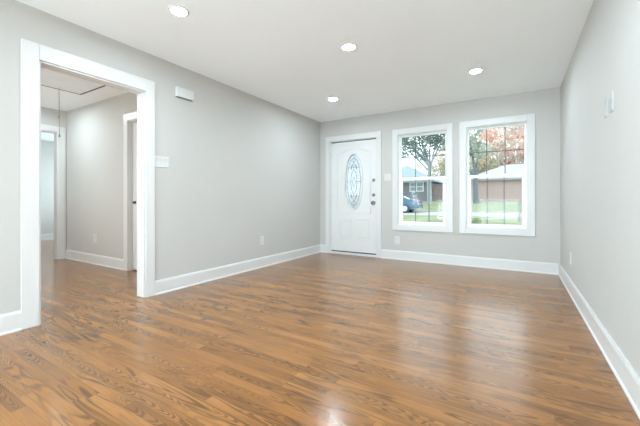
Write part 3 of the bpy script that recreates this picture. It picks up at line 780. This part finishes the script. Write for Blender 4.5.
def tree(label, x, y, trunk_r, fork, top, blobs, leaf, bark, size, seed, group, k=1.0):
    rng = random.Random(seed); z = gz(y); fork *= k
    blobs = [tuple(q * k for q in b[:6]) + (int(b[6] * k),) for b in blobs]
    r = thing('tree', label, 'tree', (x, y, z), group=group)
    bm = bmesh.new()
    tube(bm, [(x, y, z - 0.1), (x + 0.02, y, z + 0.5), (x - 0.05, y, z + fork * 0.6), (x + 0.05, y, z + fork)], [trunk_r * 1.35, trunk_r * 1.05, trunk_r * 0.92, trunk_r * 0.85], 12)
    obj('trunk', bm, bark, r, smooth=True)
    bm = bmesh.new()
    for bx, by, bz, rx, ry, rz, n in blobs:
        s = Vector((x + 0.05, y, z + fork * rng.uniform(0.72, 1.0))); e = Vector((x + bx, y + by, z + bz))
        m1 = s.lerp(e, 0.5) + Vector((rng.uniform(-.3, .3), rng.uniform(-.3, .3), rng.uniform(-.2, .3)))
        tube(bm, [s, m1, e], [trunk_r * 0.5, trunk_r * 0.3, trunk_r * 0.08], 7)
    obj('branches', bm, bark, r, smooth=True)
    bm = bmesh.new()
    for bx, by, bz, rx, ry, rz, n in blobs: leaf_blob(bm, x + bx, y + by, z + bz, rx, ry, rz, n, size, rng)
    obj('foliage', bm, leaf, r)
    return r
G = 'trees across the street'
tree('dark green shade tree with gray trunk behind the blue car', -5.6, 34.0, 0.27, 4.0, 9,
     [(-2.6, -0.4, 6.0, 1.5, 1.5, 1.3, 420), (-1.2, 0.3, 6.9, 1.6, 1.6, 1.4, 480), (0.2, -0.3, 7.4, 1.6, 1.6, 1.5, 480), (1.5, 0.2, 7.1, 1.3, 1.5, 1.4, 380), (-3.4, 0.3, 7.4, 1.5, 1.5, 1.5, 380),
      (-0.7, -0.5, 5.0, 0.8, 0.8, 0.7, 130), (1.0, 0.2, 5.9, 1.0, 1.0, 0.7, 190), (-2, 0, 8.6, 2.2, 1.6, 1.3, 480), (1, 0, 8.8, 2.0, 1.6, 1.3, 440)], 'leaf_dark', 'bark', 0.17, 3, G, 1.18)
tree('large autumn tree with reddish leaves rising behind the brick house', 1.75, 58.0, 0.35, 4.5, 15,
     [(-1.6, -1.5, 7.0, 2.6, 2.2, 2.2, 520), (1.2, -1.8, 8.2, 2.8, 2.2, 2.3, 560), (4.0, -1.0, 7.4, 2.8, 2.2, 2.3, 520), (-0.4, 0, 11.0, 3.4, 2.4, 2.2, 600), (3.4, 0, 11.4, 3.2, 2.4, 2.3, 560), (2.2, -2.0, 5.4, 2.6, 1.8, 1.5, 460), (-1.2, -2.0, 5.0, 2.4, 1.6, 1.4, 380), (5.0, -2.0, 5.6, 2.4, 1.6, 1.6, 380), (6.4, 0, 9.6, 2.4, 2.0, 2.4, 360), (-3.0, 0.2, 9.6, 2.2, 2.0, 2.2, 330)], 'leaf_pink', 'bark', 0.30, 5, G, 1.06)
tree('slim green tree with dark trunk left of the brick house', -0.88, 36.0, 0.26, 3.2, 8,
     [(-0.9, 0, 5.6, 1.3, 1.3, 1.1, 330), (0.3, 0.2, 5.1, 1.1, 1.2, 0.8, 200), (-0.7, 0.1, 7.2, 1.4, 1.3, 1.3, 360), (-1.3, 0.1, 8.6, 1.5, 1.3, 1.2, 330), (-1.6, 0, 4.4, 0.8, 0.8, 0.8, 130)], 'leaf_mid', 'bark_dark', 0.18, 8, G, 1.2)
tree('yellowish green tree rising behind the wooden fence', -7.6, 54.5, 0.25, 3.5, 8,
     [(-0.8, 0, 5.2, 1.8, 1.8, 1.5, 330), (0.9, 0.2, 5.8, 1.8, 1.8, 1.6, 330), (0, 0, 7.6, 1.8, 1.6, 1.6, 330), (2.5, 0, 4.4, 1.5, 1.5, 1.6, 250)], 'leaf_yellow', 'bark', 0.24, 11, G)
tree('pale green tree rising behind the right end of the brick house', 11.5, 62.0, 0.25, 3.5, 8,
     [(-2.4, 0, 5.4, 2.1, 1.8, 1.8, 380), (0.4, 0.2, 6.0, 2.1, 1.8, 1.8, 380), (2.6, 0, 5.6, 2.0, 1.6, 1.8, 380), (-1, 0, 8.0, 2.6, 1.5, 1.6, 380)], 'leaf_mid', 'bark', 0.26, 12, G)

tree('broad olive green tree behind the left end of the brick house', -2.3, 52.3, 0.25, 3.0, 7,
     [(-0.6, -0.5, 4.9, 1.9, 1.5, 1.3, 420), (1.6, -0.5, 5.2, 1.9, 1.5, 1.3, 420), (0.6, 0, 6.4, 2.0, 1.6, 1.2, 420)], 'leaf_yellow', 'bark', 0.24, 15, G)

# houses
def house(label, x0, x1, y, depth, wall_m, roof_m, eave, ridge, wins, door=None):
    z = gz(y) - 0.1
    r = thing('house', label, 'house', ((x0 + x1) / 2, y, gz(y)))
    bm = bmesh.new(); box(bm, x0, x1, y, y + depth, z, z + eave)
    obj('wall', bm, wall_m, r)
    bm = bmesh.new(); o_ = 0.55; t = 0.14
    sl = (ridge - eave) / (depth / 2)
    ye0, ye1, ym = y - o_, y + depth + o_, y + depth / 2
    ze = z + eave - sl * o_ + 0.1; zr = z + ridge + 0.1
    X0, X1 = x0 - o_, x1 + o_; hp_ = depth / 2 + o_
    a = [bm.verts.new(p) for p in ((X0, ye0, ze), (X1, ye0, ze), (X1, ye1, ze), (X0, ye1, ze))]
    b = [bm.verts.new(p) for p in ((X0, ye0, ze + t), (X1, ye0, ze + t), (X1, ye1, ze + t), (X0, ye1, ze + t))]
    k0, k1 = bm.verts.new((X0 + hp_, ym, zr + t)), bm.verts.new((X1 - hp_, ym, zr + t))
    bm.faces.new(a[::-1])
    for i in range(4): bm.faces.new((a[i], a[(i + 1) % 4], b[(i + 1) % 4], b[i]))
    bm.faces.new((b[0], b[1], k1, k0)); bm.faces.new((b[2], b[3], k0, k1)); bm.faces.new((b[1], b[2], k1)); bm.faces.new((b[3], b[0], k0))
    obj('roof', bm, roof_m, r)
    obj('fascia', B((x0 - 0.5, x1 + 0.5, ye0 - 0.03, ye0, ze - 0.1, ze + t)), 'fascia', r)
    for (a, b, c, d, cols) in wins:
        bm = bmesh.new(); f = 0.10
        bs = [(a, a + f, c, d), (b - f, b, c, d), (a + f, b - f, c, c + f), (a + f, b - f, d - f, d), (a + f, b - f, (c + d) / 2 - 0.035, (c + d) / 2 + 0.035)]
        for k in range(1, cols): xm_ = a + (b - a) * k / cols; bs.append((xm_ - 0.045, xm_ + 0.045, c + f, d - f))
        for q in bs: box(bm, q[0], q[1], y - 0.06, y + 0.02, z + q[2], z + q[3])
        w = obj('window', bm, 'white_ext', r)
        obj('pane', B((a + f / 2, b - f / 2, y - 0.02, y + 0.01, z + c + f / 2, z + d - f / 2)), 'dark_glass', w)
    return r
house('gray brick house with bluish roof behind the blue car', -17.0, -7.3, 42.0, 8.5, 'brick_gray', 'roof_blue', 3.1, 5.5, [(-10.2, -8.2, 1.5, 2.85, 2), (-14.8, -12.6, 0.85, 2.6, 2)])
house('pinkish brick house with pale roof across the street', -2.4, 10.5, 42.0, 8.5, 'brick_pink', 'roof_pale', 3.0, 4.9, [(7.0, 8.8, 0.9, 2.4, 2)])
fr = thing('wooden_fence', 'brown wooden board fence between the two houses', 'fence', (-4.9, 42.6, gz(42.6)))
bm = bmesh.new(); rng = random.Random(2)
for k in range(31):
    x = -7.25 + k * 0.155; h_ = 2.35 + rng.uniform(-0.03, 0.03); zz = gz(42.6)
    box(bm, x, x + 0.14, 42.58, 42.61, zz - 0.05, zz + h_)
obj('boards', bm, 'fence', fr)
zz = gz(42.6); obj('rails', B((-7.25, -2.45, 42.61, 42.66, zz + 0.4, zz + 0.5), (-7.25, -2.45, 42.61, 42.66, zz + 1.7, zz + 1.8)), 'fence', fr)
po = thing('street_post', 'thin dark post on the near lawn seen through the right window', 'post', (3.26, 14.0, gz(14)))
bm = bmesh.new(); lathe(bm, [(0.035, gz(14) - 0.1), (0.035, gz(14) + 1.0), (0.0, gz(14) + 1.02)], 10, 'Z', (3.26, 14.0, 0)); obj('pole', bm, 'fascia', po)
obj('cap', B((3.21, 3.31, 13.95, 14.05, gz(14) + 0.94, gz(14) + 1.04)), 'fascia', po)
bu = thing('bush', 'small light green bush on the near lawn below the right window', 'bush', (1.48, 12.0, gz(12)))
bm = bmesh.new(); leaf_blob(bm, 1.48, 12.0, gz(12) + 0.15, 0.26, 0.26, 0.17, 300, 0.05, random.Random(4)); obj('foliage', bm, 'leaf_bush', bu)
bm = bmesh.new()
for k in range(5): tube(bm, [(1.48, 12, gz(12) - 0.03), (1.48 + 0.15 * math.cos(k * 1.26), 12 + 0.15 * math.sin(k * 1.26), gz(12) + 0.22)], [0.012, 0.005], 6)
obj('stems', bm, 'bark', bu)

# blue car parked on the far side of the street, nose to the left; local x runs from tail (0) to nose
def make_car():
    r = thing('car', 'blue sedan parked along the far curb, its tail in the left window', 'car', (-3.42, 21.0, gz(21)), rotz=math.pi, local=True)
    bm = bmesh.new()
    st = [(0.00, 0.42, 0.80, 0.62, 0.86), (0.06, 0.32, 0.84, 0.78, 0.98), (0.35, 0.25, 0.86, 0.84, 1.04), (0.80, 0.22, 0.88, 0.87, 1.06), (1.6, 0.20, 0.88, 0.88, 1.02), (2.6, 0.20, 0.87, 0.88, 1.00),
          (3.3, 0.21, 0.84, 0.87, 0.98), (4.0, 0.23, 0.74, 0.84, 0.86), (4.40, 0.28, 0.64, 0.76, 0.74), (4.56, 0.38, 0.56, 0.60, 0.62)]
    rings = []
    for x, zb, zm, hw, zt in st:
        pr = [(0, zb), (hw * 0.88, zb), (hw * 0.99, zb + 0.12), (hw, (zb + zm) / 2 + 0.05), (hw * 0.97, zm), (hw * 0.86, zt), (0, zt + 0.03)]
        full = pr + [(-y, z) for y, z in pr[-2:0:-1]]
        rings.append([bm.verts.new((x, y, z)) for y, z in full])
    for a, b in zip(rings, rings[1:]):
        for i in range(len(a)): bm.faces.new((a[i], a[(i + 1) % len(a)], b[(i + 1) % len(a)], b[i]))
    bm.faces.new(rings[0]); bm.faces.new(rings[-1][::-1])
    # roof shell and pillars
    g = [(0.75, 1.02, 0.74), (1.35, 1.38, 0.60), (1.8, 1.45, 0.58), (2.4, 1.44, 0.58), (2.75, 1.36, 0.60), (3.45, 0.96, 0.72)]
    rr = []
    for x, z, hw in g: rr.append([bm.verts.new(p) for p in ((x, -hw, z - 0.03), (x, -hw * 0.7, z), (x, 0, z + 0.02), (x, hw * 0.7, z), (x, hw, z - 0.03))])
    for a, b in zip(rr[1:5], rr[2:5]):
        for i in range(4): bm.faces.new((a[i], a[i + 1], b[i + 1], b[i]))
    body = obj('body', bm, 'car', r, smooth=True, local=True)
    bm = bmesh.new()   # glasshouse
    lo = [(0.72, 1.00, 0.76), (3.48, 0.94, 0.76)]; hi = [(1.36, 1.385, 0.60), (2.74, 1.365, 0.60)]
    v = [bm.verts.new(p) for p in ((lo[0][0], -lo[0][2], 1.0), (lo[1][0], -lo[1][2], .95), (lo[1][0], lo[1][2], .95), (lo[0][0], lo[0][2], 1.0), (hi[0][0], -.60, hi[0][1] - .03), (hi[1][0], -.60, hi[1][1] - .03), (hi[1][0], .60, hi[1][1] - .03), (hi[0][0], .60, hi[0][1] - .03))]
    for q in ((3, 2, 1, 0), (4, 5, 6, 7), (0, 1, 5, 4), (1, 2, 6, 5), (2, 3, 7, 6), (3, 0, 4, 7)): bm.faces.new([v[i] for i in q])
    obj('windows', bm, 'carglass', r, local=True)
    for s in (-1, 1):
        for pa, pb in (((0.74, 0.77, 1.0), (1.37, 0.61, 1.36)), ((1.42, 0.82, 1.0), (1.62, 0.62, 1.42)), ((2.25, 0.82, 1.0), (2.25, 0.62, 1.42)), ((3.46, 0.77, .95), (2.74, 0.61, 1.34))):
            bm = bmesh.new(); tube(bm, [(pa[0], s * pa[1], pa[2]), (pb[0], s * pb[1], pb[2])], 0.045, 6); obj('pillar', bm, 'car', r, local=True)
    for s in (-1, 1):
        bm = B((-0.015, 0.22, s * 0.74 - 0.115, s * 0.74 + 0.115, 0.72, 0.93)); obj('tail_light', bm, 'tail', r, bevel=0.03, local=True)
    obj('rear_bumper', B((-0.05, 0.16, -0.80, 0.80, 0.34, 0.62)), 'car', r, bevel=0.06, local=True)
    for x in (0.98, 3.62):
        for s in (-1, 1):
            bm = bmesh.new(); lathe(bm, [(0.0, -0.1), (0.30, -0.1), (0.325, -0.07), (0.325, 0.07), (0.30, 0.1), (0.0, 0.1)], 24, 'Y', (x, s * 0.80, 0.325))
            w = obj('wheel', bm, 'tyre', r, smooth=True, local=True)
            bm = bmesh.new(); lathe(bm, [(0.0, s * 0.05), (0.21, s * 0.095), (0.225, s * 0.11), (0.20, s * 0.115), (0.06, s * 0.108), (0.0, s * 0.112)], 20, 'Y', (x, s * 0.80, 0.325))
            obj('hubcap', bm, 'alloy', w, local=True)
    return r
make_car()
